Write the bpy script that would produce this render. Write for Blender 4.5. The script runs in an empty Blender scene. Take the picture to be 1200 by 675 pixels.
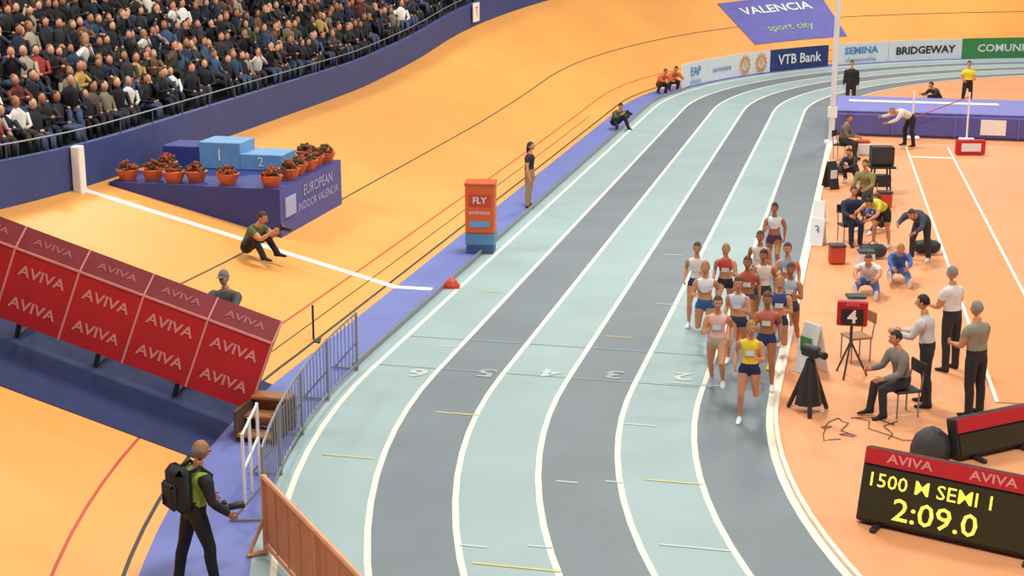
import bpy, math, random
import numpy as np
from mathutils import Vector, Matrix
from mathutils.bvhtree import BVHTree
random.seed(7)
rad=math.radians
scene=bpy.context.scene
V=Vector

# ------------------------------------------------------------------ materials
def s2l(c): return c/12.92 if c<=0.04045 else ((c+0.055)/1.055)**2.4
def hexc(h): return tuple(s2l(int(h[i:i+2],16)/255) for i in (0,2,4))
MATS={}
def mat(name,h,rough=0.6,var=0.06,scale=3.0,emit=0,metal=0,bump=0.0):
    if name in MATS: return MATS[name]
    m=bpy.data.materials.new(name); m.use_nodes=True
    nt=m.node_tree; b=nt.nodes['Principled BSDF']
    c=hexc(h)
    b.inputs['Roughness'].default_value=rough; b.inputs['Metallic'].default_value=metal
    tc=nt.nodes.new('ShaderNodeTexCoord'); nz=nt.nodes.new('ShaderNodeTexNoise')
    nz.inputs['Scale'].default_value=scale; nz.inputs['Detail'].default_value=4
    nt.links.new(tc.outputs['Object'],nz.inputs['Vector'])
    cr=nt.nodes.new('ShaderNodeValToRGB')
    cr.color_ramp.elements[0].position=0.3; cr.color_ramp.elements[1].position=0.7
    cr.color_ramp.elements[0].color=tuple(max(0,x*(1-var)) for x in c)+(1,)
    cr.color_ramp.elements[1].color=tuple(min(1,x*(1+var)) for x in c)+(1,)
    nt.links.new(nz.outputs['Fac'],cr.inputs['Fac']); nt.links.new(cr.outputs['Color'],b.inputs['Base Color'])
    if emit:
        b.inputs['Emission Color'].default_value=c+(1,); b.inputs['Emission Strength'].default_value=emit
    if bump:
        bp=nt.nodes.new('ShaderNodeBump'); bp.inputs['Strength'].default_value=bump
        n2=nt.nodes.new('ShaderNodeTexNoise'); n2.inputs['Scale'].default_value=scale*20
        nt.links.new(tc.outputs['Object'],n2.inputs['Vector'])
        nt.links.new(n2.outputs['Fac'],bp.inputs['Height']); nt.links.new(bp.outputs['Normal'],b.inputs['Normal'])
    MATS[name]=m; return m

# ------------------------------------------------------------------ mesh builder
class MB:
    def __init__(s): s.v=[];s.f=[];s.m=[];s.mats=[]
    def mi(s,m):
        if m not in s.mats: s.mats.append(m)
        return s.mats.index(m)
    def add(s,vs,fs,m):
        o=len(s.v); s.v+= [tuple(v) for v in vs]
        single=not isinstance(m,(list,tuple))
        for i,f in enumerate(fs):
            s.f.append(tuple(o+k for k in f)); s.m.append(s.mi(m if single else m[i]))
    def box(s,c,size,m,fr=None,bev=0):
        fr=fr or (V((1,0,0)),V((0,1,0)),V((0,0,1))); c=V(c)
        hx,hy,hz=[q/2 for q in size]
        if bev>0:
            b=min(bev,hx*.9,hy*.9,hz*.9)
            vs=[];idx={}
            for sx in(-1,1):
                for sy in(-1,1):
                    for sz in(-1,1):
                        for a in range(3):
                            q=[hx-b,hy-b,hz-b]; q[a]+=b
                            vs.append(c+fr[0]*sx*q[0]+fr[1]*sy*q[1]+fr[2]*sz*q[2]); idx[(sx,sy,sz,a)]=len(vs)-1
            fs=[]
            for a in range(3):
                u,w=[k for k in range(3) if k!=a]
                for sg in(-1,1):
                    loop=[]
                    for (p,q) in((-1,-1),(1,-1),(1,1),(-1,1)):
                        k=[0,0,0];k[a]=sg;k[u]=p;k[w]=q;loop.append(idx[(*k,a)])
                    fs.append(loop)
                for p in(-1,1):
                    for q in(-1,1):
                        k1=[0,0,0];k1[u]=p;k1[w]=q;k2=list(k1);k1[a]=-1;k2[a]=1
                        fs.append([idx[(*k1,u)],idx[(*k2,u)],idx[(*k2,w)],idx[(*k1,w)]])
            for sx in(-1,1):
                for sy in(-1,1):
                    for sz in(-1,1): fs.append([idx[(sx,sy,sz,a)] for a in range(3)])
            s.add(vs,fs,m); return
        vs=[c+fr[0]*a*hx+fr[1]*b*hy+fr[2]*d*hz for a in(-1,1) for b in(-1,1) for d in(-1,1)]
        s.add(vs,[(0,1,3,2),(4,6,7,5),(0,4,5,1),(2,3,7,6),(0,2,6,4),(1,5,7,3)],m)
    def loft(s,pts,rads,m,xa=V((1,0,0)),n=10,cap=True):
        pts=[V(p) for p in pts]; N=len(pts); vs=[];fs=[];ms=[]
        for i,p in enumerate(pts):
            t=(pts[min(i+1,N-1)]-pts[max(i-1,0)]).normalized()
            x=xa-t*xa.dot(t)
            if x.length<1e-3:
                x=V((0,1,0))-t*t.y
                if x.length<1e-3: x=V((0,0,1))
            x.normalize(); y=t.cross(x)
            r=rads[i]; rx,ry=(r if isinstance(r,(tuple,list)) else (r,r))
            for k in range(n):
                a=2*math.pi*k/n; vs.append(p+x*rx*math.cos(a)+y*ry*math.sin(a))
        for i in range(N-1):
            mm=m[i] if isinstance(m,(list,tuple)) else m
            for k in range(n):
                fs.append((i*n+k,i*n+(k+1)%n,(i+1)*n+(k+1)%n,(i+1)*n+k)); ms.append(mm)
        if cap:
            last=ms[-1]
            fs.append(tuple(range(n))[::-1]); ms.append(ms[0])
            fs.append(tuple((N-1)*n+k for k in range(n))); ms.append(last)
        s.add(vs,fs,ms)
    def tube(s,a,b,r,m,n=6): s.loft([a,b],[r,r],m,n=n)
    def ell(s,c,r,m,fr=None,nu=12,nv=8,keep=None,shape=None):
        fr=fr or (V((1,0,0)),V((0,1,0)),V((0,0,1))); c=V(c); vs=[];fs=[]; un=[]
        for j in range(nv+1):
            ph=-math.pi/2+math.pi*j/nv
            for k in range(nu):
                th=2*math.pi*k/nu; u=V((math.cos(ph)*math.cos(th),math.cos(ph)*math.sin(th),math.sin(ph)))
                un.append(u); w=shape(u) if shape else u
                vs.append(c+fr[0]*w.x*r[0]+fr[1]*w.y*r[1]+fr[2]*w.z*r[2])
        for j in range(nv):
            for k in range(nu):
                q=(j*nu+k,j*nu+(k+1)%nu,(j+1)*nu+(k+1)%nu,(j+1)*nu+k)
                if keep:
                    cc=sum((un[i] for i in q),V((0,0,0)))/4
                    if not keep(cc): continue
                fs.append(q)
        s.add(vs,fs,m)
    def text(s,txt,size,o,xa,ya,m,align='CENTER',bold=0.0,sx=1.0,fmap=None):
        cu=bpy.data.curves.new('t','FONT'); cu.body=txt; cu.size=1; cu.align_x=align; cu.align_y='CENTER'; cu.offset=bold; cu.resolution_u=2
        ob=bpy.data.objects.new('t',cu); scene.collection.objects.link(ob)
        dg=bpy.context.evaluated_depsgraph_get(); me=bpy.data.meshes.new_from_object(ob.evaluated_get(dg))
        if fmap: vs=[fmap(v.co.x*size*sx,v.co.y*size) for v in me.vertices]
        else:
            xa=V(xa).normalized();ya=V(ya).normalized();o=V(o)
            vs=[o+xa*v.co.x*size*sx+ya*v.co.y*size for v in me.vertices]
        s.add(vs,[tuple(p.vertices) for p in me.polygons],m)
        bpy.data.objects.remove(ob); bpy.data.curves.remove(cu); bpy.data.meshes.remove(me)
    def mesh(s,name):
        me=bpy.data.meshes.new(name); me.from_pydata(s.v,[],s.f)
        for m in s.mats: me.materials.append(m)
        me.polygons.foreach_set('material_index',s.m); me.update(); return me
    def build(s,name,smooth=False,parent=None,loc=None):
        me=s.mesh(name)
        if smooth: me.polygons.foreach_set('use_smooth',[True]*len(me.polygons))
        ob=bpy.data.objects.new(name,me); scene.collection.objects.link(ob)
        if parent: ob.parent=parent
        if loc is not None:
            L=V(loc); me.transform(Matrix.Translation(-L)); ob.location=L
        return ob

# ------------------------------------------------------------------ oval geometry
R=23.5; L=33.9; LW=1.12; OUT=.24
d=V((0.2284,0.9736,0)); n=V((0.9736,-0.2284,0)); Z=V((0,0,1))
S0=V((-2.14,24.98,0)); C1=S0+n*R; C2=C1+d*L
def P(s,off,z=0):
    if s<0: th=s/R; c=C1
    elif s>L: th=(s-L)/R; c=C2
    else: return S0+d*s-n*off+Z*z
    r=-n*math.cos(th)+d*math.sin(th)
    return c+r*(R+off)+Z*z
def interp(keys,s):
    if s<=keys[0][0]: return keys[0][1]
    for (a,x),(b,y) in zip(keys,keys[1:]):
        if s<=b:
            t=(s-a)/(b-a); return x+(y-x)*t
    return keys[-1][1]
def ang(s): 
    K=[(-34,36),(-14,31),(-9,26),(-5,21.5),(-2,18.5),(2,15.5),(6,13.8),(24,13.5),(30,16),(34,19.5),(40,26),(46,33),(54,40),(64,42)]
    return rad(sum(interp(K,s+k) for k in(-1.5,-.75,0,.75,1.5))/5)
def voff(s): return interp([(-20,2.3),(-9,1.85),(0,1.55),(20,1.5),(90,1.45)],s)
W=7.2
def BP(s,f,h=0):
    a=ang(s); o=voff(s)+W*f*math.cos(a)-h*math.sin(a)
    return P(s,o,W*f*math.sin(a)+h*math.cos(a))
def BF(s):
    U=(BP(s,1)-BP(s,0)).normalized(); e=.05; T=(P(s+e,0)-P(s-e,0)).normalized(); N=(BP(s,.5,1)-BP(s,.5,0)).normalized()
    return U,T,N
def srange(a,b,st=0.8):
    k=max(1,int(math.ceil((b-a)/st))); return [a+(b-a)*i/k for i in range(k+1)]
def strip(mb,ss,fa,fb,m):
    vs=[];fs=[]
    for s in ss: vs+=[fa(s),fb(s)]
    for i in range(len(ss)-1): fs.append((2*i,2*i+1,2*i+3,2*i+2))
    mb.add(vs,fs,m)

# ------------------------------------------------------------------ surface materials
m_light=mat('track_light','98B0B3',.6,.07,.6,bump=.05)
m_dark=mat('track_dark','737F87',.6,.08,.6,bump=.05)
m_line=mat('line_white','EFEAD8',.6,.03)
m_wood=mat('track_wood','F0A853',.45,.07,.35)
m_wood2=mat('infield_wood','E69E6C',.6,.06,.4)
m_blue=mat('blue_band','6B78BC',.6,.06,1)
m_wall=mat('wall_blue','35457C',.6,.1,2)
m_black=mat('black_paint','2A2624',.5,.1); m_redl=mat('red_paint','C4462C',.5,.05)
m_white=mat('white_paint','F4F2EE',.5,.02)
m_gray=mat('metal_gray','8E9298',.4,.05,metal=.3); m_dgray=mat('dark_gray','3B3D44',.6,.1)

mb=MB(); mb.add([(-70,-40,-.12),(90,-40,-.12),(90,120,-.12),(-70,120,-.12)],[(0,1,2,3)],mat('hall_floor','6A6C78',.8,.1,1)); mb.build('floor')

SS=srange(-math.pi*R,0,1.0)+srange(0,L,3)[1:]+srange(L,L+math.pi*R,1.0)[1:]
SS.append(SS[0])
mb=MB(); lw=.042
seg=[(.52,OUT+lw,m_light),(OUT+lw,OUT-lw,m_line)]
for k in range(6):
    seg.append((OUT-k*LW-lw,OUT-(k+1)*LW+lw,m_light if k%2==0 else m_dark))
    ww=lw if k<5 else .07
    seg.append((OUT-(k+1)*LW+lw,OUT-(k+1)*LW-ww,m_line))
IN=OUT-6*LW
for a,b,m in seg: strip(mb,SS,lambda s:P(s,a,0.0),lambda s:P(s,b,0.0),m)
track=mb.build('running_track')
mb=MB(); kerb=[(IN-.08,0),(IN-.08,.05),(IN-.14,.05),(IN-.14,0)]
for (a,za),(b,zb) in zip(kerb,kerb[1:]): strip(mb,SS,lambda s:P(s,a,za),lambda s:P(s,b,zb),m_line)
mb.build('track_kerb')
mb=MB(); mb.add([P(s,IN-.07,-.002) for s in SS[:-1]],[tuple(range(len(SS)-1))],m_wood2); mb.build('infield_floor')

mb=MB(); m_yel=mat('mark_yellow','C9C47E',.7); m_fw=mat('mark_white','C2CDCA',.7); m_num=mat('numeral_white','9CABAD',.7)
def dash(x,y,l,m,w=.045):
    c=V((x,y,.006)); mb.box(c,(l,w,.004),m,(n,d,Z))
for x,y,l in((-2.35,20.75,.8),(.05,17.0,1.1),(-.86,22.63,.7),(2.22,19.76,.8),(1.95,26.9,.5),(-.4,30.2,.4)): dash(x,y,l,m_yel)
for x,y,l in((-.48,17.62,.35),(2.26,17.57,.9),(1.4,19.76,.25),(.75,19.76,.3),(1.95,22.1,.5),(.35,17.6,.3),(-1.1,26.3,.3),(3.0,24.1,.9),(3.1,29.2,.5),(3.6,33.5,.5)): dash(x,y,l,m_fw)
for s in(.2,2.0): 
    for k in range(5): dash(*(P(s,OUT-(k+.5)*LW)[:2]),LW*.9,mat('mark_faint','9CAEB0',.7),.03)
for i,(x,y) in enumerate(((-1.58,24.74),(-.43,24.74),(.65,24.74),(1.72,24.64),(2.86,24.55))):
    mb.text(str(6-i),.6,(x,y,.009),-n,-d,m_num if i%2 else mat('numeral_light','BCCBCB',.7),bold=.02,sx=1.2)
mb.build('track_markings')

SB=srange(-34,84,.8)
mb=MB()
strip(mb,SB,lambda s:P(s,.52,.0),lambda s:P(s,voff(s),0.0),m_blue)
cuts=[(0,.02,m_wood),(.02,.027,m_black),(.027,.125,m_wood),(.125,.131,m_redl),(.131,.42,m_wood),(.42,.426,m_black)]
for a,b,m in cuts: strip(mb,SB,lambda s:BP(s,a),lambda s:BP(s,b),m)
fs=[.426+(1-.426)*i/4 for i in range(5)]
for a,b in zip(fs,fs[1:]): strip(mb,SB,lambda s:BP(s,a),lambda s:BP(s,b),m_wood)
mb.build('velodrome_track')
mb=MB()
U,T,N=BF(5.4); mb.box((BP(5.4,0,.006)+BP(5.4,.985,.006))/2,(W*.985,.22,.006),m_white,(U,T,N)); mb.box((P(5.4,.75,.005)+P(5.4,voff(5.4),.005))/2,(voff(5.4)-.75,.22,.006),m_white,(n,d,Z)); mb.build('finish_stripe')
m_mat=mat('blue_mat_shaded','182A5A',.8,.2,3)  # blue mat, with the shade under the board darkened into its colour
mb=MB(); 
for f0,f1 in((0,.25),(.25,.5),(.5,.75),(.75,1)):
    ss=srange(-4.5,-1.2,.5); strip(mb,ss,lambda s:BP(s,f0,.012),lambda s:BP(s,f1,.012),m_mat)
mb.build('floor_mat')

mb=MB(); WH=.92
def WP(s,o,z):
    a=ang(s); return P(s,voff(s)+W*math.cos(a)+o,W*math.sin(a)+z)
for (o1,z1),(o2,z2) in (((0,-.1),(0,WH)),((0,WH),(.18,WH)),((.18,WH),(.18,-.1))):
    strip(mb,SB,lambda s:WP(s,o1,z1),lambda s:WP(s,o2,z2),m_wall)
mb.build('wall_perimeter')
mb=MB()
m_rail=mat('rail_dark','4E5364',.5)
for s in srange(-10,70,1.6): mb.tube(WP(s,.1,WH),WP(s,.1,WH+.3),.018,m_rail)
ss=srange(-10,70,1.0)
for a,b in zip(ss,ss[1:]): mb.tube(WP(a,.1,WH+.3),WP(b,.1,WH+.3),.018,m_gray,5)
mb.build('wall_railing')
mb=MB(); 
q=WP(5.2,-.12,0); mb.box(q+Z*.42,(.20,.25,1.05),m_white,(n,d,Z),.02); mb.build('gate_post')
mb=MB(); q=WP(36.2,-.05,.55); mb.box(q,(.06,.9,.75),m_white,(n,d,Z),.01); mb.text('7',.6,q+n*.04,-d,Z,m_redl); mb.build('wall_sign')

NR=24; RD=.72; RH=.42
mb=MB(); SD=srange(-8,74,1.2); m_st=mat('stand_concrete','24252B',.9,.2,2)
strip(mb,SD,lambda s:WP(s,.18,.25),lambda s:WP(s,.7,.25),m_st)
for k in range(NR):
    o=.7+k*RD; z=.25+k*RH
    strip(mb,SD,lambda s:WP(s,o,z),lambda s:WP(s,o,z+RH),m_st)
    strip(mb,SD,lambda s:WP(s,o,z+RH),lambda s:WP(s,o+RD,z+RH),m_st)
mb.build('grandstand')

# ------------------------------------------------------------------ spectator crowd (one mesh)
def spec_variant(v):
    b=MB(); T_='top';S_='skin';Hh='hair';B_='bot'
    lean=[.0,.12,.2,-.03,.05,.1][v]
    b.loft([(0,0,.0),(0,.0+lean*.3,.2),(0,lean*.8,.42),(0,lean,.5),(0,lean,.56)],[(.17,.13),(.16,.12),(.2,.12),(.12,.09),(.05,.05)],T_,n=7)
    hd=V((.02*(v-2),lean+.02,.68))
    b.ell(hd,(.08,.095,.12),S_,nu=8,nv=6)
    b.ell(hd+V((0,-.025,.02)),(.09,.1,.12),Hh,nu=8,nv=6,keep=lambda c:(c.y<.1 or c.z>.55) and c.z>-.6)
    for sg in(-1,1):
        b.loft([(sg*.09,.02,.02),(sg*.1,.25,.06),(sg*.1,.45,.04)],[.085,.08,.065],B_,n=6)
        b.loft([(sg*.1,.44,.05),(sg*.1,.46,-.18),(sg*.1,.44,-.38)],[.065,.055,.04],B_,n=5)
        sh=V((sg*.2,lean*.8,.43)); 
        if v==2: el=V((sg*.27,.2,.32));wr=V((sg*.08,.28,.55))
        elif v==3: el=V((sg*.26,.02,.17));wr=V((sg*.05,.2,.15))
        elif v==4 and sg==1: el=V((.34,.12,.5));wr=V((.25,.15,.78))
        elif v==5: el=V((sg*.3,.2,.25));wr=V((sg*.05,.4,.3))
        else: el=V((sg*.27,.08,.18));wr=V((sg*.12,.34,.14))
        b.loft([sh,el,wr],[.06,.05,.038],T_,n=5)
        b.ell(wr+(wr-el).normalized()*.05,(.035,.045,.04),S_,nu=5,nv=4)
    return b
variants=[spec_variant(i) for i in range(6)]
tops=['141418','18191F','1E1F26','0E0E12','262529','33333A','18203A','26304A','6A2A2C','857A68','AE9F8C','E4E0D8','A03430','3A4838','75543E','3C5478','BE9C54','5C4A40','F0EEE8','2A4460']
topw=[9,8,7,8,5,4,4,3,2.0,2.6,2.4,2.0,1.4,1.6,2.4,1.6,1.0,2.6,1.2,1.3]
ptop=[mat('crowd_top_%d'%i,c,.8) for i,c in enumerate(tops)]
phair=[mat('crowd_hair_%d'%i,c,.7) for i,c in enumerate(['1A1410','2A1E16','442F20','8E6A40','A09A90'])]
pskin=[mat('crowd_skin_%d'%i,c,.6) for i,c in enumerate(['D4957A','B87E60','DEA888'])]
pbot=[mat('crowd_trousers_%d'%i,c,.8) for i,c in enumerate(['16171C','202634','2C2A28','3E4C6A'])]
allm=ptop+phair+pskin+pbot
base=0; tot=0
for v in variants: v.np=np.array(v.v)
Vs=[];F=[];FM=[]
for k in range(NR):
    s=-5+random.random()*.5
    while s<62:
        s+=.48*random.uniform(.85,1.2)
        if s<3.2 and k<1: continue
        if random.random()<.04: continue
        v=variants[random.randrange(6)]
        o=.7+k*RD+.40+random.uniform(-.13,.13); z=.25+k*RH+RH+.40+random.uniform(-.03,.09)
        if random.random()<.06: z+=.3
        p=WP(s,o,z); e=.05; T=(P(s+e,o+8)-P(s-e,o+8)).normalized(); inw=V((T.y,-T.x,0))
        yw=random.gauss(-.45,.35); fwd=(inw*math.cos(yw)+T*math.sin(yw)); rt=V((fwd.y,-fwd.x,0)); sc=random.uniform(.92,1.1)
        M=np.array([rt[:],fwd[:],(0,0,1)])*sc
        A=v.np@M+np.array(p[:]); Vs.append(A)
        mt={'top':random.choices(range(len(tops)),topw)[0],'hair':len(ptop)+random.choices(range(5),[5,5,3,2,1.2])[0],
            'skin':len(ptop)+5+random.randrange(3),'bot':len(ptop)+8+random.randrange(4)}
        for f,mi in zip(v.f,v.m):
            F.append(tuple(i+base for i in f)); FM.append(mt[v.mats[mi]])
        base+=len(A); tot+=1
me=bpy.data.meshes.new('spectator_crowd'); me.from_pydata(np.concatenate(Vs).tolist(),[],F)
for m in allm: me.materials.append(m)
me.polygons.foreach_set('material_index',FM); me.polygons.foreach_set('use_smooth',[True]*len(F)); me.update()
ob=bpy.data.objects.new('spectator_crowd',me); scene.collection.objects.link(ob)
mb=MB(); m_seat=mat('seat_white','C9CFB8',.5)
for s in srange(-4,2.8,.52):
    o=.7; p=WP(s,o+.35,.25+RH+.38); fr=(d,n,Z)
    mb.box(p,(.44,.42,.05),m_seat,fr,.02); mb.box(p-n*.2+Z*.22,(.44,.05,.42),m_seat,fr,.02); mb.box(p-Z*.2,(.08,.3,.36),m_dgray,fr)
mb.build('stadium_seats')

# ------------------------------------------------------------------ red advertising board across the bank
m_red=mat('board_red','BE1C28',.5,.05); m_red2=mat('board_red_dark','8A2430',.6,.08); m_pink=mat('board_text','E0908E',.5)
sb=-3.0
U,T,N=BF(sb); O=BP(sb,0)
def bd(u,t,h): return O+U*u+T*t+N*h
mb=MB(); x0,x1=-.2,W*.98; npan=7; pw=(x1-x0)/npan
def prism(sec,u0,u1,ms):
    k=len(sec); vs=[bd(u0,t,h) for t,h in sec]+[bd(u1,t,h) for t,h in sec]
    fs=[(i,(i+1)%k,(i+1)%k+k,i+k) for i in range(k)]+[tuple(range(k))[::-1],tuple(range(k,2*k))]
    mb.add(vs,fs,ms+[m_red2,m_red2] if isinstance(ms,list) else ms)
sec=[(0,.30),(.12,1.40),(.36,1.70),(.44,1.66),(.26,1.26),(.12,.30)]
prism(sec,x0,x1,[m_red,m_red2,m_dgray,m_dgray,m_dgray,m_dgray])
fv=(bd(0,.12,1.40)-bd(0,0,.30)).normalized(); nf=(-U).cross(fv)
sv=(bd(0,.36,1.70)-bd(0,.12,1.40)).normalized(); ns=(-U).cross(sv)
for i in range(npan+1):
    u=x0+i*pw
    mb.box(bd(u,.06,.85)+nf*.012,(.03,1.10,.02),m_pink,(U,fv,nf)); mb.box(bd(u,.24,1.55)+ns*.012,(.025,.38,.02),m_pink,(U,sv,ns))
for i in range(npan):
    u=x0+(i+.5)*pw
    for h in(.27,.73): mb.text('AVIVA',.23,bd(u,h*.12,.30+h*1.10)+nf*.015,-U,fv,m_pink,bold=.02,sx=1.15)
    mb.text('AVIVA',.15,bd(u,.24,1.55)+ns*.015,-U,sv,mat('board_text_dim','B8646A',.5),bold=.01,sx=1.5)
mb.box(bd((x0+x1)/2,.12,1.40)+nf*.01,(x1-x0,.03,.03),m_pink,(U,fv,nf))
for u in(1.0,2.3,3.6,4.9,6.2):
    mb.tube(bd(u,.2,0),bd(u,.12,.5),.04,m_dgray); mb.tube(bd(u,.9,0),bd(u,.42,1.5),.035,m_dgray); mb.tube(bd(u,.2,.05),bd(u,.9,.05),.03,m_dgray)
mb.build('advertising_board')

# ------------------------------------------------------------------ medal stage
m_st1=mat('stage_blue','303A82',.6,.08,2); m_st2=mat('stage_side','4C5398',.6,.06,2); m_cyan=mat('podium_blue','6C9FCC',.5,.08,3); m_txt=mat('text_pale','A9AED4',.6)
mb=MB(); a0=P(6.3,4.35);a1=P(6.3,8.3);a2=P(10.2,8.3);a3=P(10.2,4.35); zt=1.75
q=[a0,a1,a2,a3]; vs=[v+Z*.3 for v in q]+[v+Z*zt for v in q]
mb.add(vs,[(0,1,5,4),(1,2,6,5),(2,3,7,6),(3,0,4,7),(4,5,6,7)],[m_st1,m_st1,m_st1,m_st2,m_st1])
mb.text('EUROPEAN',.34,P(8.6,4.33,1.47),d,Z,m_txt,sx=1.1); mb.text('INDOOR VALENCIA',.26,P(8.6,4.33,1.15),d,Z,m_txt,sx=1.1)
mb.box(P(6.85,4.33,1.3),(.03,.6,.42),m_txt,(n,d,Z))
mb.build('medal_stage')
mb=MB()
for off,w,h,c in((5.6,1.0,.38,m_cyan),(6.6,1.0,.62,m_cyan),(7.55,.9,.5,m_st1)):
    mb.box(P(8.8,off,zt+h/2),(w,.9,h),c,(n,d,Z),.02)
mb.text('1',.4,P(8.34,6.6,zt+.32),n,Z,m_white); mb.text('2',.3,P(8.34,5.6,zt+.2),n,Z,m_white)
mb.build('winners_podium')
m_pot=mat('terracotta','CC6430',.6,.1,5); m_leaf=mat('leaf_green','4A4426',.7,.3,9); m_flow=mat('flower_red','A2482C',.6,.3,9)
def planter(p):
    b=MB(); p=V(p); r=random.Random(int(p.x*100))
    b.loft([p,p+Z*.05,p+Z*.20,p+Z*.24],[.16,.18,.24,.26],m_pot,n=12)
    for i in range(40):
        a=r.uniform(0,6.28);t=r.uniform(0,1); o=V((math.cos(a),math.sin(a),0))
        q=p+Z*.22+o*.22*t+Z*r.uniform(.03,.2)*(1.15-t*.6)
        b.ell(q,(.045,.045,.04),m_leaf if r.random()<.5 else m_flow,nu=5,nv=4)
        if i%3==0: b.loft([p+Z*.24+o*.1*t,q+Z*.05+o*.05],[.012,.004],m_leaf,n=4)
    return b.build('flower_planter',loc=p)
for s,off in((6.6,8.0),(7.7,7.6),(6.6,6.9),(6.75,6.45),(6.6,5.65),(6.6,4.65),(7.5,4.6),(8.1,4.65),(8.65,4.6),(9.2,4.65),(9.8,4.6),(9.9,5.1),(6.7,7.45)):
    planter(P(s,off,zt))

# ------------------------------------------------------------------ boards along far bend
BO=.72
def curved_board(name,t0,t1,m,draws,h=1.0,off=BO):
    b=MB(); sa=L+rad(t0)*R; sz=L+rad(t1)*R; ss=srange(sa,sz,.5)
    sec=[(off,.03),(off,h),(off+.08,h),(off+.08,.03)]
    for (o1,z1),(o2,z2) in zip(sec,sec[1:]): strip(b,ss,lambda s:P(s,o1,z1),lambda s:P(s,o2,z2),m)
    for s in(sa,sz): b.add([P(s,o,z) for o,z in sec],[(0,1,2,3)],m)
    for (txt,size,mm,fr,z,sx,bold) in draws:
        sc=sa+(sz-sa)*fr
        if txt=='gear':
            p=P(sc,off-.05,z); T=(P(sc+.05,0)-P(sc-.05,0)).normalized(); I=V((T.y,-T.x,0))
            for k in range(12):
                a=k*math.pi/6; b.box(p+T*math.cos(a)*.33+Z*math.sin(a)*.33,(.17,.1,.02),mm,(T*math.cos(a)+Z*math.sin(a),Z*math.cos(a)-T*math.sin(a),I))
            b.text('8',.4,p,T,Z,mm)
        else: b.text(txt,size,None,None,None,mm,bold=bold,sx=sx,fmap=lambda x,y:P(sc+x,off-.03,z+y))
    b.build(name)
m_bw=mat('board_white','DFE3E6',.5,.03); m_navy=mat('board_navy','22386F',.5,.05); m_grn=mat('board_green','3E8A48',.5,.05); m_cy=mat('logo_blue','4C8CC0',.5); m_or=mat('logo_orange','E09434',.5); m_blk=mat('logo_black','26262A',.5)
curved_board('advertising_board',14.8,21,m_bw,[('EAP',.5,m_cy,.5,.6,1.2,.02),('athletics',.3,m_cy,.5,.2,1.1,0)])
curved_board('advertising_board',21.1,26.4,m_bw,[('eurovision',.34,m_cy,.5,.5,1.1,.01)])
curved_board('advertising_board',26.5,33,m_bw,[('gear',0,m_or,.28,.5,0,0),('gear',0,m_or,.74,.5,0,0)])
curved_board('advertising_board',33.1,42.6,m_navy,[('VTB Bank',.62,m_bw,.5,.5,1.15,.02)])
curved_board('advertising_board',43.5,51.5,m_bw,[('SEMINA',.45,m_cy,.5,.64,1.3,.03),('championship',.28,m_cy,.5,.22,1.2,0)])
curved_board('advertising_board',51.6,61.5,m_bw,[('BRIDGEWAY',.5,m_blk,.5,.5,1.15,.03)])
curved_board('advertising_board',61.6,74,m_grn,[('COMUNITAT',.5,m_bw,.5,.5,1.2,.02)])

m_bn=mat('banner_purple','6261B2',.6,.08,2)
mb=MB(); sA,sB_=L+rad(36.5)*R,L+rad(49.5)*R; ss=srange(sA,sB_,.4)
for f0,f1 in((.24,.45),(.45,.66)): strip(mb,ss,lambda s:BP(s,f0+.0,.03),lambda s:BP(s,f1,.03),m_bn)
sm=(sA+sB_)/2
mb.text('VALENCIA',.72,None,None,None,m_bw,sx=1.1,bold=.02,fmap=lambda x,y:BP(sm+x,.55+y/W,.05)); mb.text('sport city',.6,None,None,None,mat('logo_green','A8D070',.5),sx=1.1,fmap=lambda x,y:BP(sm+x,.37+y/W,.05))
mb.build('sponsor_banner')

# ------------------------------------------------------------------ infield objects
m_pu=mat('mat_purple','5A5AA4',.7,.08,1.5); m_pu2=mat('mat_lilac','7A7CC4',.7,.06,1.5)
mb=MB(); fr=(n,d,Z)
o=V((10.72,51.3,0)); c=o+n*4.0+d*2.0
mb.box(c+Z*.4,(8.0,4.0,.78),m_pu,fr,.08); mb.box(c+Z*.82,(7.9,3.9,.06),m_pu2,fr,.03)
for x in(-2,0,2): mb.box(c+n*x-d*2.02+Z*.4,(.03,.03,.7),m_pu2,fr)
mb.box(c+n*1.2-d*2.03+Z*.42,(.8,.03,.5),m_white,fr); mb.box(c-n*1.0+Z*.87+d*.4,(5,.5,.03),m_bw,fr)
mb.build('landing_mat')
mb=MB(); p=V((10.38,49.6,0)); mb.loft([p,p+Z*.08],[.24,.22],m_white,n=16); mb.loft([p,p+Z*3,p+Z*6.4],[.10,.09,.08],m_bw,n=12); mb.box(p+Z*1.0,(.3,.2,.35),m_white,fr,.02); mb.build('camera_mast')
mb=MB()
for q in(V((13.2,50.4,0)),V((14.9,50.0,0))):
    mb.box(q+Z*.05,(.5,.4,.08),m_white,fr,.02); mb.tube(q,q+Z*1.6,.03,m_white)
mb.tube(V((13.2,50.4,.7)),V((14.9,50.0,1.45)),.02,m_redl)
mb.build('high_jump_stand')
mb=MB(); rw=mat('runway_orange','E8965A',.6,.04,.5)
A=V((12.6,48.7,.004)); dr=V((-.192,-1,0)).normalized(); nr=V((1,-.192,0)).normalized()
mb.box(A+dr*13+nr*.65+Z*.005,(1.3,26,.01),rw,(nr,dr,Z))
for x in(0,1.3): mb.box(A+dr*13+nr*x+Z*.008,(.06,26,.014),m_white,(nr,dr,Z))
mb.box(A+dr*2+nr*.65+Z*.012,(1.2,.2,.014),m_white,(nr,dr,Z))
mb.build('long_jump_runway')

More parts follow.
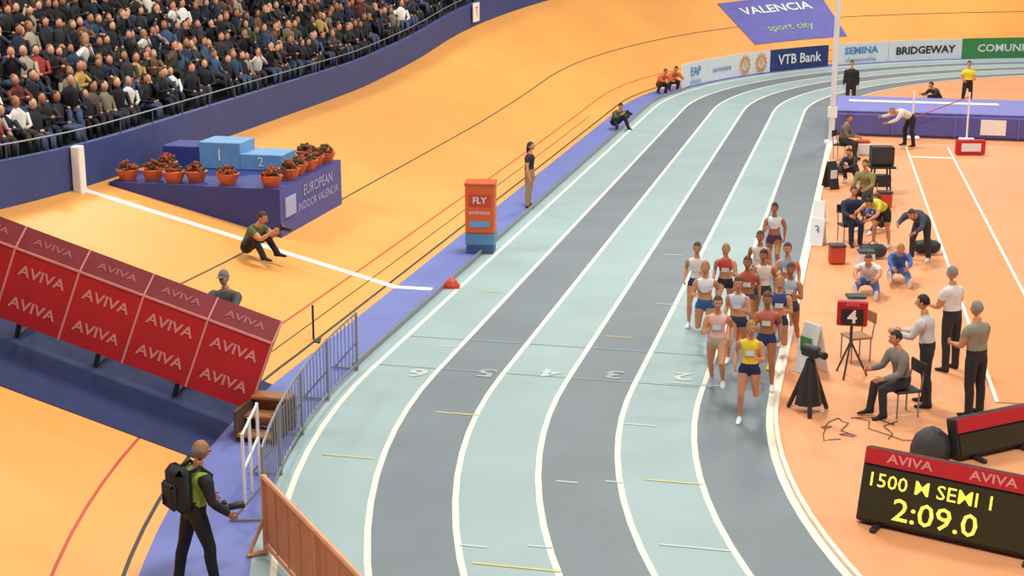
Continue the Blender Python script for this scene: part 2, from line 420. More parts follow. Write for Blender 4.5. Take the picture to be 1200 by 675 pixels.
m_led=mat('led_yellow','F0E25C',.5,0,emit=.7); m_pan=mat('led_panel','2E2E1A',.4,.2,30); m_case=mat('scoreboard_case','222226',.5)
def scoreboard(name,o,yaw,w=2.5,h=.96,lines=None,base=.05):
    b=MB(); x=V((math.cos(yaw),math.sin(yaw),0)); back=V((-x.y,x.x,0)); up=(Z*math.cos(.26)+back*math.sin(.26)).normalized(); nn=x.cross(up)
    o=V(o); o0=o+Z*base
    def q(u,v,t=0): return o0+x*u+up*v+nn*t
    b.box(q(w/2,h/2,-.1),(w,h,.2),m_case,(x,up,nn),.02)
    b.box(q(w/2,h-.11,.012),(w-.04,.20,.02),m_red,(x,up,nn)); b.box(q(w/2,(h-.22)/2+.01,.012),(w-.06,h-.28,.02),m_pan,(x,up,nn))
    if lines:
        b.text('AVIVA',.16,q(.6,h-.11,.03),x,up,m_pink,sx=1.3,bold=.02); b.text('AVIVA',.16,q(1.65,h-.11,.03),x,up,m_pink,sx=1.3,bold=.02)
        b.text(lines[0],.25,q(.08,.55,.03),x,up,m_led,align='LEFT',bold=.006,sx=1.08); b.text(lines[1],.40,q(.46,.22,.03),x,up,m_led,align='LEFT',bold=.008,sx=1.12)
    for u in(.3,w-.3):
        b.tube(q(u,.1,-.1),V((q(u,.1,-.1).x,q(u,.1,-.1).y,.03)),.03,m_case); b.box(V((q(u,0,-.1).x,q(u,0,-.1).y,.03)),(.08,.6,.05),m_case,(x,back,Z),.01)
    return b.build(name,loc=o)
scoreboard('scoreboard',(4.40,18.35,0),rad(-33),lines=('1500 M SEMI 1','2:09.0'))
scoreboard('scoreboard',(6.35,20.5,0),rad(28),w=1.5,h=.58,base=.05)
mb=MB(); p=V((6.0,20.75,0)); mb.loft([p,p+Z*.15,p+Z*.32,p+Z*.42,p+Z*.46],[(.3,.22),(.3,.22),(.24,.18),(.12,.1),(.03,.03)],m_dgray,n=14); mb.tube(p+V((-.1,-.1,.38)),p+V((.1,-.1,.38)),.015,m_blk); mb.build('equipment_cover',smooth=True,loc=p)
mb=MB(); p=V((5.65,24.6,0)); fr2=(V((.98,-.2,0)),V((.2,.98,0)),Z)
for a in range(3):
    t=a*2.1; mb.tube(p+V((math.cos(t)*.3,math.sin(t)*.3,0)),p+Z*.6,.018,m_dgray)
mb.tube(p+Z*.5,p+Z*.95,.025,m_dgray)
mb.box(p+Z*1.08,(.50,.12,.42),m_red,fr2,.02); mb.box(p+Z*1.03-fr2[1]*.065,(.36,.02,.27),m_blk,fr2); mb.text('4',.3,p+Z*1.03-fr2[1]*.085,fr2[0],Z,m_white,bold=.03); mb.text('AVIVA',.08,p+Z*1.24-fr2[1]*.065,fr2[0],Z,m_pink)
mb.build('lap_counter')
def chair(name,p,fx,fy,colr,seat=.45):
    b=MB(); f=V((fx,fy,0)).normalized(); r=V((f.y,-f.x,0)); p=V(p); fr=(r,f,Z)
    b.box(p+Z*(seat-.02),(.42,.42,.04),colr,fr,.015)
    for x in(-.18,.18):
        for y in(-.18,.18): b.tube(p+r*x+f*y,p+r*x+f*y+Z*(seat-.02),.014,m_gray)
        b.tube(p+r*x-f*.2+Z*seat,p+r*x-f*.26+Z*(seat+.42),.014,m_gray)
    b.box(p-f*.245+Z*(seat+.32),(.42,.03,.2),colr,fr,.01)
    return b.build(name,loc=p)
m_chair=mat('chair_wood','A56E44',.5,.15,8); m_cblk=mat('chair_black','222428',.6)
chair('folding_chair',(5.95,25.5,0),-1,-.3,m_chair)
def asign(p,w,h,m1,m2,yaw=-.2):
    b=MB(); x=V((math.cos(yaw),math.sin(yaw),0)); y=V((-x.y,x.x,0)); p=V(p)
    for sg,mm in((-1,m1),(1,m2)):
        b0=p+y*sg*.22; top=p+Z*h; u=(top-b0).normalized(); c=(b0+top)/2; nn=x.cross(u)
        b.box(c,(w,(top-b0).length,.03),mm,(x,u,nn),.01)
    return b,p,x,y
b,p,x,y=asign((5.05,24.8,0),.40,.85,m_bw,m_bw,-1.0); b.box(p+Z*.5-y*.14,(.26,.02,.26),m_grn,(x,y,Z)); b.build('a_frame_sign',loc=p)
b,p,x,y=asign((7.05,34.6,0),.32,.62,m_bw,m_bw,-.4); b.text('3',.3,p+Z*.35-y*.13,x,Z,m_cy); b.build('a_frame_sign',loc=p)
b,p,x,y=asign((7.55,37.0,0),.28,.55,m_bw,m_bw,-.3); b.build('a_frame_sign',loc=p)
b,p,x,y=asign((8.75,41.6,0),.3,.75,m_blk,m_blk,.4); b.box(p+Z*.4-y*.14,(.2,.02,.25),m_bw,(x,y,Z)); b.build('a_frame_sign',loc=p)
mb=MB(); p=V((4.62,22.75,0))
for t in(.4,2.5,4.6): mb.loft([p+V((math.cos(t)*.34,math.sin(t)*.34,.01)),p+Z*.85],[.035,.05],m_blk,n=8)
mb.loft([p+Z*.12,p+Z*.5,p+Z*.85],[(.22,.17),(.15,.12),(.07,.06)],m_blk,n=8)
mb.box(p+Z*.98,(.15,.32,.18),m_blk,(V((.8,.6,0)),V((-.6,.8,0)),Z),.03); mb.loft([p+Z*.98+V((.1,-.13,0)),p+Z*.98+V((.16,-.28,0))],[.05,.06],m_blk,n=10)
mb.build('tv_camera_tripod',loc=p)
mb=MB(); p=V((9.87,40.6,0))
for x in(-.25,.25):
    for y in(-.2,.2): mb.tube(p+V((x,y,0)),p+V((x*.8,y*.8,.75)),.025,m_blk)
mb.box(p+Z*.78,(.7,.55,.05),m_blk,None,.01); mb.box(p+Z*1.08,(.6,.4,.5),m_case,None,.03); mb.box(p+Z*1.1-V((0,.205,0)),(.5,.02,.38),mat('screen','28303C',.2),None); mb.box(p+Z*.4,(.5,.4,.3),m_case,None,.02)
mb.build('monitor_stand',loc=p)
mb=MB()
for i in range(4):
    r=random.Random(i+3); q=V((5.0+r.uniform(-.1,.4),22.4,.012)); pts=[q]
    for j in range(9): q=q+V((r.uniform(-.22,.26),r.uniform(-.35,.12),0)); pts.append(V((max(q.x,4.6),max(q.y,20.9),.012)))
    mb.loft(pts,[.007]*len(pts),m_blk,n=5)
mb.build('floor_cables')
for q,c in (((8.0,33.2,0),m_dgray),((9.3,33.6,0),m_blk),((9.4,43.8,0),m_dgray)):
    b=MB(); b.loft([V(q)+V((-.28,0,.15)),V(q)+V((-.2,0,.17)),V(q)+V((.2,0,.17)),V(q)+V((.28,0,.15))],[(.1,.1),(.16,.15),(.16,.15),(.1,.1)],c,xa=V((0,1,0)),n=10)
    b.loft([V(q)+V((-.12,0,.3)),V(q)+V((0,0,.42)),V(q)+V((.12,0,.3))],[.012]*3,c,n=5); b.build('sports_bag',smooth=True,loc=V(q))
for q,c in (((6.55,28.3,0),m_bw),((7.6,32.1,0),m_bw),((7.1,32.7,0),m_redl),((9.6,38.9,0),m_redl)):
    b=MB(); b.box(V(q)+Z*.2,(.34,.28,.38),c,None,.03); b.box(V(q)+Z*.41,(.36,.3,.05),m_dgray,None,.015); b.build('storage_box',loc=V(q))
mb=MB(); p=V((14.2,47.2,0)); mb.box(p+Z*.25,(.9,.2,.45),m_red,None,.02); mb.box(p+Z*.25-V((0,.11,0)),(.6,.02,.25),m_bw,None); mb.build('distance_board',loc=p)
mb=MB(); p=V((10.9,47.3,0)); mb.box(p+Z*.18,(.5,.4,.36),m_bw,None,.03); mb.box(p+Z*.4,(.4,.3,.1),m_redl,None,.03);mb.build('equipment_case',loc=p)

mb=MB(); p=V((-.70,33.85,0)); m_to=mat('tower_orange','E0642A',.5,.06,2)
fr3=(V((.99,-.1,0)),V((.1,.99,0)),Z)
mb.box(p+Z*.10,(.62,.5,.20),mat('tower_base','3E5A88',.6),fr3,.02); mb.box(p+Z*.33,(.66,.5,.26),mat('tower_blue','5C8EB4',.6),fr3,.01); mb.box(p+Z*1.02,(.66,.5,1.12),m_to,fr3,.03); mb.box(p+Z*1.58,(.70,.54,.08),mat('tower_cap','C85A28',.5),fr3,.02)
mb.box(p+Z*1.22-fr3[1]*.255,(.5,.02,.26),m_redl,fr3); mb.text('FLY',.2,p+Z*1.22-fr3[1]*.27,fr3[0],Z,m_bw,bold=.02); mb.text('emirates',.14,p+Z*.95-fr3[1]*.26,fr3[0],Z,m_bw); mb.box(p+Z*.68-fr3[1]*.255,(.45,.02,.14),m_cyan,fr3)
mb.build('advertising_tower',loc=p)
mb=MB(); p=V((-1.24,30.6,0)); mb.loft([p,p+Z*.05,p+Z*.14,p+Z*.2],[.15,.16,.11,.03],m_redl,n=12); mb.box(p+Z*.01,(.34,.34,.02),m_redl,None); mb.build('marker_cone',loc=p)

def fence(name,PF,s0,s1,h,mm,panel=None,bt=.018,step=.14,foot=.45):
    b=MB(); ss=srange(s0,s1,.5)
    for zz in(.12,h):
        for a,c in zip(ss,ss[1:]): b.tube(PF(a,0,zz),PF(c,0,zz),bt*1.3,mm,6)
    for s in srange(s0,s1,step): b.tube(PF(s,0,.12),PF(s,0,h),bt*.55,mm,5)
    for s in srange(s0,s1,2.0):
        b.tube(PF(s,0,0),PF(s,0,h+.02),bt*1.6,mm,6); b.tube(PF(s,0,.03),PF(s,foot,.03),bt*1.3,mm,5); b.tube(PF(s,foot*.9,.03),PF(s,0,.5),bt,mm,5)
    if panel: strip(b,ss,lambda s:PF(s,0,.16),lambda s:PF(s,0,h-.05),panel)
    b.build(name)
m_fw_=mat('fence_wood','D8A27A',.6,.1,4)
fa_=V((-3.0,17.4,0)); fd_=V((.455,-.89,0)).normalized(); fn_=V((fd_.y,-fd_.x,0))
fence('crowd_barrier',lambda s,o,z:fa_+fd_*s+fn_*o+Z*z,0,5.5,1.0,m_fw_,mat('fence_board','D08E5C',.6,.08,3),step=.45,bt=.026,foot=.25)
fence('crowd_barrier',lambda s,o,z:P(s,.45+o,z),-6.6,-.2,1.0,m_gray,bt=.015,step=.2)
b=MB(); 
for s in(-6.2,-5.6,-5.0): b.tube(P(s,.75,0),P(s,.75,1.05),.024,m_bw)
for zz in(.55,1.03): b.tube(P(-6.2,.75,zz),P(-5.0,.75,zz),.02,m_bw)
b.build('metal_gate')
b=MB(); ss=srange(-.1,L+6,1.0)
for a,c in zip(ss,ss[1:]):
    tt=(P(c,.55)-P(a,.55)); b.box((P(a,.55,.05)+P(c,.55,.05))/2,(tt.length,.05,.09),m_gray,(tt.normalized(),Z.cross(tt.normalized()),Z))
b.build('track_edging')
b=MB(); p=P(1.2,1.75,0); b.tube(p,p+Z*.7,.02,m_blk); b.box(p+Z*.03,(.25,.25,.04),m_blk,None); b.build('barrier_post')
b=MB(); ss=srange(0,30,1.5)
for a,c in zip(ss,ss[1:]): b.tube(BP(a,.075,.008),BP(c,.075,.008),.007,m_blk,5)
b.build('broadcast_cable')
mb=MB(); p=P(-3.4,1.0,0)
for k in range(3): mb.box(p+Z*(.1+.2*k)+d*(.3*k-.3),(.6,.3,.05),m_chair,(n,d,Z),.01); 
for x in(-.3,.3):
    mb.box(p+n*x+Z*.25,(.04,.9,.45),mat('crate_dark','5A4636',.7,.2,6),(n,d,Z)); 
mb.box(p+Z*.24+d*.3,(.56,.04,.44),m_chair,(n,d,Z)); mb.build('wooden_steps')

# ------------------------------------------------------------------ people
skinA=mat('skin','CB8E6A',.55,.04,20); skinB=mat('skin_tan','AA7048',.55,.04,20)
mh={'brown':mat('hair_brown','4A3020',.6),'black':mat('hair_black','1D1714',.6),'blond':mat('hair_blond','A27C44',.6),'gray':mat('hair_gray','8A8680',.6)}
m_eye=mat('eye_dark','1A1412',.3); m_lip=mat('lips','A8544A',.5)
def col(h): return mat('cloth_'+h,h,.75,.08,12)
def dv(a,side=0,sg=1):
    a=rad(a);b=rad(side); return V((sg*math.sin(b),math.cos(b)*math.sin(a),-math.cos(b)*math.cos(a)))
POSE={
 'stand':dict(),
 'runA':dict(lean=8,th=(12,5),sh=(-12,-95),ua=(-48,18),fa=(45,112)),
 'runB':dict(lean=10,th=(-18,52),sh=(-42,-30),ua=(22,-46),fa=(115,45)),
 'runC':dict(lean=8,th=(5,14),sh=(-88,-10),ua=(15,-45),fa=(110,48)),
 'runD':dict(lean=10,th=(50,-16),sh=(-28,-46),ua=(-46,24),fa=(46,116)),
 'sit':dict(lean=12,th=(84,82),sh=(5,-8),ua=(28,22),fa=(85,75),seat=True),
 'sitground':dict(lean=22,th=(128,120),sh=(38,46),ua=(60,55),fa=(105,100),seat=True,side=14),
 'photo_sit':dict(lean=30,th=(132,128),sh=(28,30),ua=(58,55),fa=(125,128),seat=True,side=14),
 'squat':dict(lean=35,th=(105,98),sh=(-38,-40),ua=(55,55),fa=(95,90),side=10),
 'bend':dict(lean=68,th=(18,6),sh=(-6,-12),ua=(65,45),fa=(85,70),side=8),
 'work':dict(lean=8,th=(6,-4),sh=(-4,-8),ua=(25,30),fa=(85,95),side=6),
 'clip':dict(lean=4,th=(2,-3),sh=(-3,-6),ua=(12,10),fa=(75,85),side=6),
 'stretch':dict(lean=40,th=(92,84),sh=(84,76),ua=(70,70),fa=(75,80),seat=True,side=12),
}
def person(name,loc,face,pose='stand',h=1.72,male=False,top='FFFFFF',bottom='202020',shoes='E8E8E8',sleeve=1,leg=2,crop=False,hair='brown',style='pony',skin=None,vox=.02,extra=None,socks=None,headturn=0,bib=None,slv=None,over={}):
    P_=dict(lean=2,th=(3,-3),sh=(-2,-6),ua=(4,-2),fa=(14,8),side=4,aside=10,seat=False); P_.update(POSE[pose]); P_.update(over)
    k=h/1.72; skin=skin or skinA; mt=col(top); mbm=col(bottom); ms=col(shoes); mhh=mh[hair]; msl=col(slv) if slv else mt
    b=MB(); X=V((1,0,0)); ln=rad(P_['lean']); up=V((0,math.sin(ln),math.cos(ln)))
    cx=1.06 if male else .90
    pel=V((0,0,0))
    prof=[(-.11,.07,.07),(-.05,.14,.11),(.02,.166,.12),(.10,.15,.11),(.18,.125 if not male else .148,.098),(.27,.138,.108),(.36,.16,.12),(.42,.168,.108),(.465,.14,.085),(.50,.065,.062),(.58,.052,.054)]
    curve=rad(P_['lean']*.35)
    def sp(t): 
        a=ln*.75+curve*(t/.5)*.8; return V((0,math.sin(a),math.cos(a)))*t if t>0 else up*t
    pts=[sp(t)*k for t,_,_ in prof]; belly=skin if crop else mt
    segm=[mbm,mbm,mbm,belly,belly if crop else mt,mt,mt,mt,mt,skin]
    ll=1.0 if crop or sleeve==0 else 1.12
    rr=[(x*(ll if 3<=i<=8 else 1)*k*cx,y*(ll if 3<=i<=8 else 1)*k) for i,(t,x,y) in enumerate(prof)]
    b.loft(pts,rr,segm,xa=X,n=16)
    neck=pts[-1]; shc=sp(.435)*k; hands=[]
    for i,sg in enumerate((1,-1)):
        S=shc+X*sg*(.19 if male else .16)*k; ua=dv(P_['ua'][i],P_['aside'],sg); E=S+ua*.285*k
        fa=dv(P_['fa'][i],-14 if P_['fa'][i]>60 else 4,sg); Wr=E+fa*.245*k
        lo=1.22 if sleeve==2 else 1; sm={0:[skin]*7,1:[msl,msl,skin,skin,skin,skin,skin],2:[msl]*6+[skin]}[sleeve]
        am=[S-X*sg*.03*k,S+ua*.06*k,S+ua*.15*k,E,E+fa*.07*k,E+fa*.16*k,Wr,Wr+fa*.03*k]
        ar=[.054,.056 if sleeve==0 else .062,.05 if sleeve!=1 else .058,.04,.042,.036,.028,.028]
        mul=1.12 if male else 1
        b.loft(am,[r*k*mul*(lo if sleeve==2 and j<7 else 1) for j,r in enumerate(ar)],sm,n=10)
        w=V((0,1,0))-fa*fa.y
        if w.length<.4: w=V((0,0,1))-fa*fa.z
        w.normalize(); b.loft([Wr,Wr+fa*.03*k,Wr+fa*.07*k,Wr+fa*.095*k],[(.026*k,.02*k),(.036*k,.018*k),(.042*k,.017*k),(.038*k,.014*k)],skin,xa=w,n=8)
        hands.append((Wr,fa,w,sg))
        Hj=pel+X*sg*.088*k-up*.02*k; th=dv(P_['th'][i],P_['side'],sg); K=Hj+th*.42*k
        sd=dv(P_['sh'][i],P_['side']*.3,sg); A=K+sd*.40*k; back=V((0,-1,0))-sd*(-sd.y); 
        back.normalize() if back.length>.1 else None
        lm={0:[mbm]+[skin]*8,1:[mbm]*3+[skin]*6,2:[mbm]*9}[leg]
        sk=col(socks) if socks else None
        if sk and leg<2: lm[-1]=sk
        pp=[Hj+up*.02*k,Hj+th*.07*k,Hj+th*.17*k,Hj+th*.29*k,K,K+sd*.10*k+back*.012*k,K+sd*.2*k+back*.008*k,K+sd*.31*k,A,A+sd*.02*k]
        pr=[.085,.088,.08,.067,.052,.056,.05,.037,.034,.036]
        if leg==2: pr=[.09,.096,.09,.08,.07,.068,.064,.06,.06,.058]
        if leg==1: pr[1]=.098;pr[2]=.095;pr[3]=.085
        b.loft(pp,[r*k*(1.04 if male else 1) for r in pr],lm,n=10)
        bang=P_['sh'][i]
        if P_['seat'] and bang>60: fang=bang+80
        else: fang=90 if abs(bang)<47 and not (pose.startswith('run') and abs(bang)>40) else bang+62
        if pose in('runB','runD') and abs(bang)>40: fang=bang+78
        fd=dv(fang,6,sg); dn=V((0,fd.z,-fd.y)); dn.normalize()
        if dn.z>0 and abs(bang)<60: dn=-dn
        fp=[A-fd*.065*k+dn*.045*k,A-fd*.03*k+dn*.035*k,A+fd*.04*k+dn*.03*k,A+fd*.11*k+dn*.05*k,A+fd*.175*k+dn*.058*k,A+fd*.205*k+dn*.062*k]
        b.loft(fp,[(.026*k,.03*k),(.038*k,.046*k),(.04*k,.046*k),(.046*k,.03*k),(.042*k,.022*k),(.025*k,.014*k)],ms,xa=X,n=10)
    pre=b.mesh('pre'); ob=bpy.data.objects.new('pre',pre); scene.collection.objects.link(ob)
    r=ob.modifiers.new('r','REMESH'); r.mode='VOXEL'; r.voxel_size=vox; r.use_smooth_shade=True
    sm_=ob.modifiers.new('s','SMOOTH'); sm_.factor=.5; sm_.iterations=2
    dg=bpy.context.evaluated_depsgraph_get(); me=bpy.data.meshes.new_from_object(ob.evaluated_get(dg))
    bvh=BVHTree.FromPolygons([V(v) for v in b.v],b.f)
    B=MB(); vs=[tuple(v.co) for v in me.vertices]; fs=[];fmn=[]
    for p in me.polygons:
        c=p.center; q=bvh.find_nearest(c); fs.append(tuple(p.vertices)); fmn.append(b.mats[b.m[q[2]]] if q[2] is not None else skin)
    B.add(vs,fs,fmn)
    bpy.data.objects.remove(ob); bpy.data.meshes.remove(pre); bpy.data.meshes.remove(me)
    for Wr,fa,w,sg in hands:
        nn=fa.cross(w); 
        if nn.x*sg>0: nn=-nn
        for j,ln_ in enumerate((.070,.080,.075,.058)):
            o=Wr+fa*.085*k+w*(.030-.020*j)*k
            B.loft([o,o+fa*ln_*.45*k+nn*.008*k,o+fa*ln_*.75*k+nn*.028*k,o+fa*ln_*.85*k+nn*.048*k],[.0095*k,.009*k,.0085*k,.006*k],skin,n=5)
        o=Wr+fa*.04*k+w*.03*k; B.loft([o,o+(fa*.6+w*.6).normalized()*.04*k,o+(fa*.9+w*.35).normalized()*.075*k+nn*.015*k],[.012*k,.011*k,.008*k],skin,n=5)
    hp=rad(P_.get('hp',P_['lean']*.35)); hy=rad(headturn)
    F_=V((-math.sin(hy)*math.cos(hp),math.cos(hy)*math.cos(hp),-math.sin(hp))); Rt=F_.cross(Z).normalized(); Up=Rt.cross(F_).normalized(); fr=(Rt,F_,Up)
    nd=(pts[-1]-pts[-3]).normalized()
    hc=neck+nd*.035*k+Up*.075*k+F_*.018*k
    def shp(u):
        w=u.copy()
        if u.z<0: w.x*=1-.32*(-u.z); w.y=w.y*(1-.12*(-u.z))+.10*(-u.z)
        if u.y<0: w.y*=1.05
        return w
    hr=(.074*k,.092*k,.113*k)
    B.ell(hc,hr,skin,fr,nu=16,nv=12,shape=shp)
    def hp_(x,y,z): return hc+Rt*x*k+F_*y*k+Up*z*k
    B.loft([hp_(0,.085,.012),hp_(0,.100,-.01),hp_(0,.112,-.028),hp_(0,.09,-.036)],[.008*k,.011*k,.015*k,.008*k],skin,xa=Rt,n=6)
    for sg in(-1,1):
        B.ell(hp_(sg*.028,.078,.008),(.013*k,.01*k,.008*k),m_white,fr,6,4); B.ell(hp_(sg*.028,.084,.008),(.007*k,.006*k,.007*k),m_eye,fr,6,4)
        B.box(hp_(sg*.03,.086,.026),(.03*k,.008*k,.006*k),mhh,fr)
        B.ell(hp_(sg*.074,-.005,-.005),(.01*k,.02*k,.032*k),skin,fr,6,5)
    B.ell(hp_(0,.088,-.058),(.024*k,.01*k,.007*k),m_lip,fr,8,4)
    hh=tuple(x*1.09 for x in hr)
    if style!='bald':
        low=-.75 if style in('long','pony') else -.35
        B.ell(hc+Up*.006*k-F_*.006*k,hh,mhh,fr,nu=16,nv=12,shape=shp,keep=lambda c:(c.z>low) and not(c.y>.30 and c.z<.50) and not (c.y>.0 and c.z<-.05))
    else: B.ell(hc-F_*.004*k,tuple(x*1.03 for x in hr),mhh,fr,nu=16,nv=12,shape=shp,keep=lambda c:c.y<.25 and -.45<c.z<.42)
    if style=='pony':
        B.loft([hp_(0,-.095,.04),hp_(0,-.14,.03),hp_(.02,-.16,-.05),hp_(.03,-.14,-.15)],[.02*k,.034*k,.03*k,.01*k],mhh,n=8)
    if style=='long': B.loft([hp_(0,-.05,.05),hp_(0,-.075,-.06),hp_(0,-.08,-.17)],[(.075*k,.05*k),(.08*k,.04*k),(.06*k,.02*k)],mhh,xa=Rt,n=10)
    if style=='cap':
        cm=col(bib or 'E8E8E8'); B.ell(hc+Up*.014*k,tuple(x*1.13 for x in hr),cm,fr,nu=16,nv=12,keep=lambda c:c.z>.28); B.ell(hp_(0,.11,.045),(.06*k,.06*k,.008*k),cm,fr,10,4)
    if name=='runner':
        a=sp(.30)*k; rad_=.125*k*ll; nrm=V((0,math.cos(ln),-math.sin(ln)))
        vsn=[]
        for zz in(-.045,.045):
            for xx in(-.07,-.03,.03,.07):
                vsn.append(a+nrm*(rad_-abs(xx)*.28+.004)+X*xx*k+up*zz*k)
        B.add(vsn,[(0,1,5,4),(1,2,6,5),(2,3,7,6)],m_bw)
    if extra: extra(B,dict(k=k,up=up,sp=sp,shc=shc,hands=hands,hc=hc,F=F_,Rt=Rt,Up=Up,pel=pel))
    zs=min(v[2] for v in B.v)
    f=V((face[0],face[1],0)).normalized(); rt=V((f.y,-f.x,0)); loc=V(loc)
    M=Matrix(((rt.x,f.x,0,loc.x),(rt.y,f.y,0,loc.y),(0,0,1,loc.z-zs),(0,0,0,1)))
    me=B.mesh(name); me.polygons.foreach_set('use_smooth',[True]*len(me.polygons))
    o=bpy.data.objects.new(name,me); scene.collection.objects.link(o); o.matrix_world=M
    return o,(loc.z-zs)
RF=(-.2284,-.9736)
runners=[
 ((3.60,22.25),'runA',1.66,'E6C832','1A2550','blond',skinA,'E8E8E8'),
 ((3.28,23.55),'runB',1.70,'E0B8B2','B8A090','brown',skinA,'D8D8E0'),
 ((4.12,23.9),'runC',1.66,'B86A58','24346E','brown',skinB,'E0E0E0'),
 ((3.80,24.9),'runD',1.68,'C4CEDC','2E3858','brown',skinA,'E8E8E8'),
 ((4.50,25.0),'runA',1.66,'34468A','28305A','blond',skinA,'E0C850'),
 ((4.85,25.9),'runD',1.68,'A8C0D4','3A3E60','brown',skinB,'E8E8E8'),
 ((3.38,26.0),'runC',1.68,'E4E6EA','2A5A9A','blond',skinA,'E8E8E8'),
 ((4.15,26.3),'runB',1.70,'B05048','3A4468','brown',skinB,'D86030'),
 ((3.42,27.6),'runA',1.66,'E0DCD8','2A3A7A','brown',skinA,'F0F0F0'),
 ((4.55,27.0),'runB',1.66,'E2D8CC','3A3A40','black',skinB,'E8E8E8'),
 ((5.05,27.4),'runC',1.70,'8EA8BC','26346A','brown',skinA,'E8E8E8'),
 ((3.95,27.6),'runD',1.64,'C04A3A','222838','blond',skinA,'E8E8E8'),
 ((4.72,28.5),'runA',1.68,'D8CCC4','5A3A38','brown',skinB,'E8E8E8'),
 ((5.45,31.2),'runB',1.68,'DDE6EE','5A3450','black',skinB,'E8E8E8')]
for (x,y),ps,h,t,bo,hr_,sk_,shs in runners:
    person('runner',(x,y,0.004),(RF[0]+random.uniform(-.06,.06),RF[1]),ps,h,False,t,bo,shs,sleeve=0,leg=0,crop=random.random()<.7,hair=hr_,style='pony',skin=sk_,vox=.019,headturn=random.uniform(-12,12))

def pack(B,c):
    k=c['k'];mm=col('16181C');a=c['sp'](.30)*k
    B.box(a+V((0,-.21,0)),(.38*k,.2*k,.52*k),mm,(V((1,0,0)),V((0,1,0)),Z),.07); B.box(a+V((0,-.33,-.06)),(.28*k,.08*k,.3*k),mm,None,.03)
    for sg in(-1,1): B.loft([a+V((sg*.12,-.14,.2)),a+V((sg*.13,.0,.25)),a+V((sg*.12,.14,.12)),a+V((sg*.13,.1,-.12)),a+V((sg*.14,-.12,-.18))],[.025]*5,mm,n=6)
    cam(B,c)
def cam(B,c,size=1.0):
    mm=m_blk; h0=c['hands'][0];h1=c['hands'][1]; q=(h0[0]+h1[0])/2+h0[1]*.10
    B.box(q,(.15*size,.09,.11),mm,None,.02); B.loft([q+V((0,.03,0)),q+V((0,.20*size,-.01)),q+V((0,.24*size,-.01))],[.04,.045,.052],mm,n=10); B.box(q+Z*.07,(.06,.06,.04),mm,None,.01)
person('photographer',(-3.66,16.5,0),(.80,.60),'work',1.80,True,'8CA838','14161A','151515',sleeve=2,leg=2,hair='gray',style='bald',skin=skinB,vox=.018,extra=pack,slv='1A1C20',over=dict(lean=8,ua=(6,12),fa=(46,54),th=(14,-10),sh=(4,-12),side=8,aside=18),headturn=-10)
person('photographer',tuple(BP(4.4,.40)),(.85,-.35),'photo_sit',1.85,True,'55602C','15161A','151515',sleeve=1,leg=2,hair='brown',style='short',skin=skinA,vox=.022,extra=cam)
person('official',tuple(BP(-1.2,.10)),(-.3,-1),'squat',1.85,True,'5A5A58','202024','151515',sleeve=2,leg=2,hair='gray',style='cap',bib='7A7A74',vox=.022,over=dict(lean=8,th=(45,20),sh=(-35,-40)))
person('steward',(.44,38.95,0),(.9,-.4),'stand',1.70,False,'2A2426','A88A64','202020',sleeve=1,leg=2,hair='black',style='long',vox=.022)
person('photographer',(3.55,52.9,0),(.5,-.86),'photo_sit',1.75,True,'4A5A30','20242C','151515',sleeve=2,leg=2,hair='black',style='short',vox=.028,extra=cam)
person('steward',(6.00,62.6,0),(.5,-.86),'squat',1.75,True,'C85A28','3A2A24','202020',sleeve=2,leg=2,hair='brown',style='short',vox=.03)
person('steward',(6.60,63.6,0),(.3,-.9),'squat',1.75,True,'C86028','3A2A24','202020',sleeve=2,leg=2,hair='black',style='short',vox=.03)
person('official',(12.85,58.3,0),(-.3,-1),'stand',1.78,True,'1E2026','1E2026','151515',sleeve=2,leg=2,hair='black',style='short',vox=.03)
person('official',(12.75,48.9,0),(-.9,-.2),'bend',1.80,True,'D8D4C4','1A1A1E','151515',sleeve=2,leg=2,hair='gray',style='short',vox=.026)
person('official',(17.3,58.4,0),(-.2,-1),'clip',1.75,True,'E6DC3C','20242C','151515',sleeve=1,leg=2,hair='black',style='short',vox=.03)
person('official',(16.1,57.9,0),(-.8,-.4),'squat',1.75,True,'20242C','20242C','151515',sleeve=2,leg=2,hair='black',style='short',vox=.03)
def sitter(name,x,y,face,top,bot,**kw):
    f=V((face[0],face[1],0)).normalized()
    o,zp=person(name,(x,y,0),face,'sit',kw.pop('h',1.75),kw.pop('male',True),top,bot,kw.pop('shoes','181818'),**kw)
    c=V((x,y,0))-f*.02; chair('folding_chair',(c.x,c.y,0),f.x,f.y,m_cblk,seat=zp-.125)
sitter('official',10.1,46.6,(.8,-.5),'6A6A50','2A2A24',sleeve=2,leg=2,hair='brown',style='short',vox=.026)
sitter('athlete',7.8,34.8,(.2,-1),'22304E','1C2438',sleeve=2,leg=2,hair='brown',style='short',vox=.024)
person('athlete',(8.45,34.3,0),(-.7,-.7),'bend',1.72,False,'D2CE34','24262E','E8E8E8',sleeve=1,leg=1,hair='black',style='pony',vox=.024)
person('athlete',(7.25,30.3,0),(-.3,-1),'stretch',1.75,True,'D6D8DC','4A6CA8','E8E8E8',sleeve=1,leg=2,hair='brown',style='short',vox=.022)
person('athlete',(8.1,31.3,0),(-.2,-1),'stretch',1.72,False,'3A60A8','5A7CB4','E8E8E8',sleeve=2,leg=2,hair='blond',style='pony',vox=.022)
person('athlete',(8.9,36.2,0),(-.8,-.6),'sitground',1.7,False,'4A6AA8','2A3048','E8E8E8',sleeve=2,leg=2,hair='brown',style='pony',vox=.024)
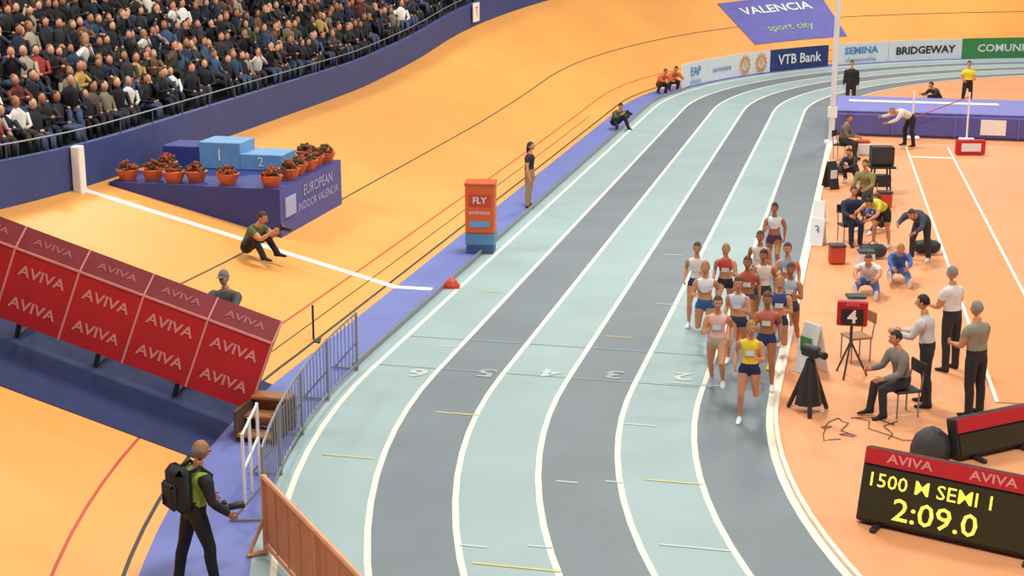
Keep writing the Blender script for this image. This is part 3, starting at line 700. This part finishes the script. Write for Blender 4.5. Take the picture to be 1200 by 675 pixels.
person('official',(9.0,33.0,0),(-.6,-.8),'bend',1.75,True,'3A4456','2E323C','E8E8E8',sleeve=2,leg=2,hair='brown',style='short',vox=.024)
sitter('official',9.0,38.4,(-.6,-.8),'8A8450','3A3A3A',sleeve=2,leg=2,hair='brown',style='short',vox=.024)
person('official',(7.4,24.9,0),(-.5,.8),'clip',1.80,True,'DAD8D4','26262C','181818',sleeve=1,leg=2,hair='gray',style='short',skin=skinA,vox=.02)
person('official',(6.50,23.05,0),(-.9,.45),'work',1.80,True,'CFC8C8','2C2C34','181818',sleeve=2,leg=2,hair='black',style='short',skin=skinA,vox=.02)
person('official',(7.12,22.55,0),(-.5,.85),'clip',1.82,True,'8E8878','26262A','181818',sleeve=1,leg=2,hair='gray',style='short',skin=skinA,vox=.02)
sitter('official',6.02,22.6,(-.9,-.25),'7E7C74','2A2E34',sleeve=2,leg=2,hair='black',style='short',vox=.02)
person('athlete',(9.6,42.6,0),(-.6,-.8),'squat',1.7,False,'2A2E3A','22242C','E8E8E8',sleeve=2,leg=2,hair='brown',style='pony',vox=.026)

# ------------------------------------------------------------------ lights
def area(name,loc,size,power,colr=(1,.94,.84)):
    l=bpy.data.lights.new(name,'AREA'); l.shape='RECTANGLE'; l.size=size[0]; l.size_y=size[1]; l.energy=power; l.color=colr
    o=bpy.data.objects.new(name,l); scene.collection.objects.link(o); o.location=loc; return o
for i,(x,y) in enumerate(((2,12),(2,34),(8,56),(26,20),(28,45),(-16,30),(-12,58),(22,74))):
    area('ceiling_light',(x,y,18),(4,4),2300 if x<-5 else 2800)
w=bpy.data.worlds.new('arena_ambient'); scene.world=w; w.use_nodes=True
w.node_tree.nodes['Background'].inputs[0].default_value=(.96,.94,1,1); w.node_tree.nodes['Background'].inputs[1].default_value=.22
scene.view_settings.view_transform='Standard'

# ------------------------------------------------------------------ camera
cd=bpy.data.cameras.new('camera'); cd.lens=54; cd.sensor_width=36; cd.clip_end=400
cam_=bpy.data.objects.new('camera',cd); scene.collection.objects.link(cam_)
cam_.location=(0,0,7.8); cam_.rotation_euler=(math.pi/2-math.atan(460/1800),0,0)
scene.camera=cam_
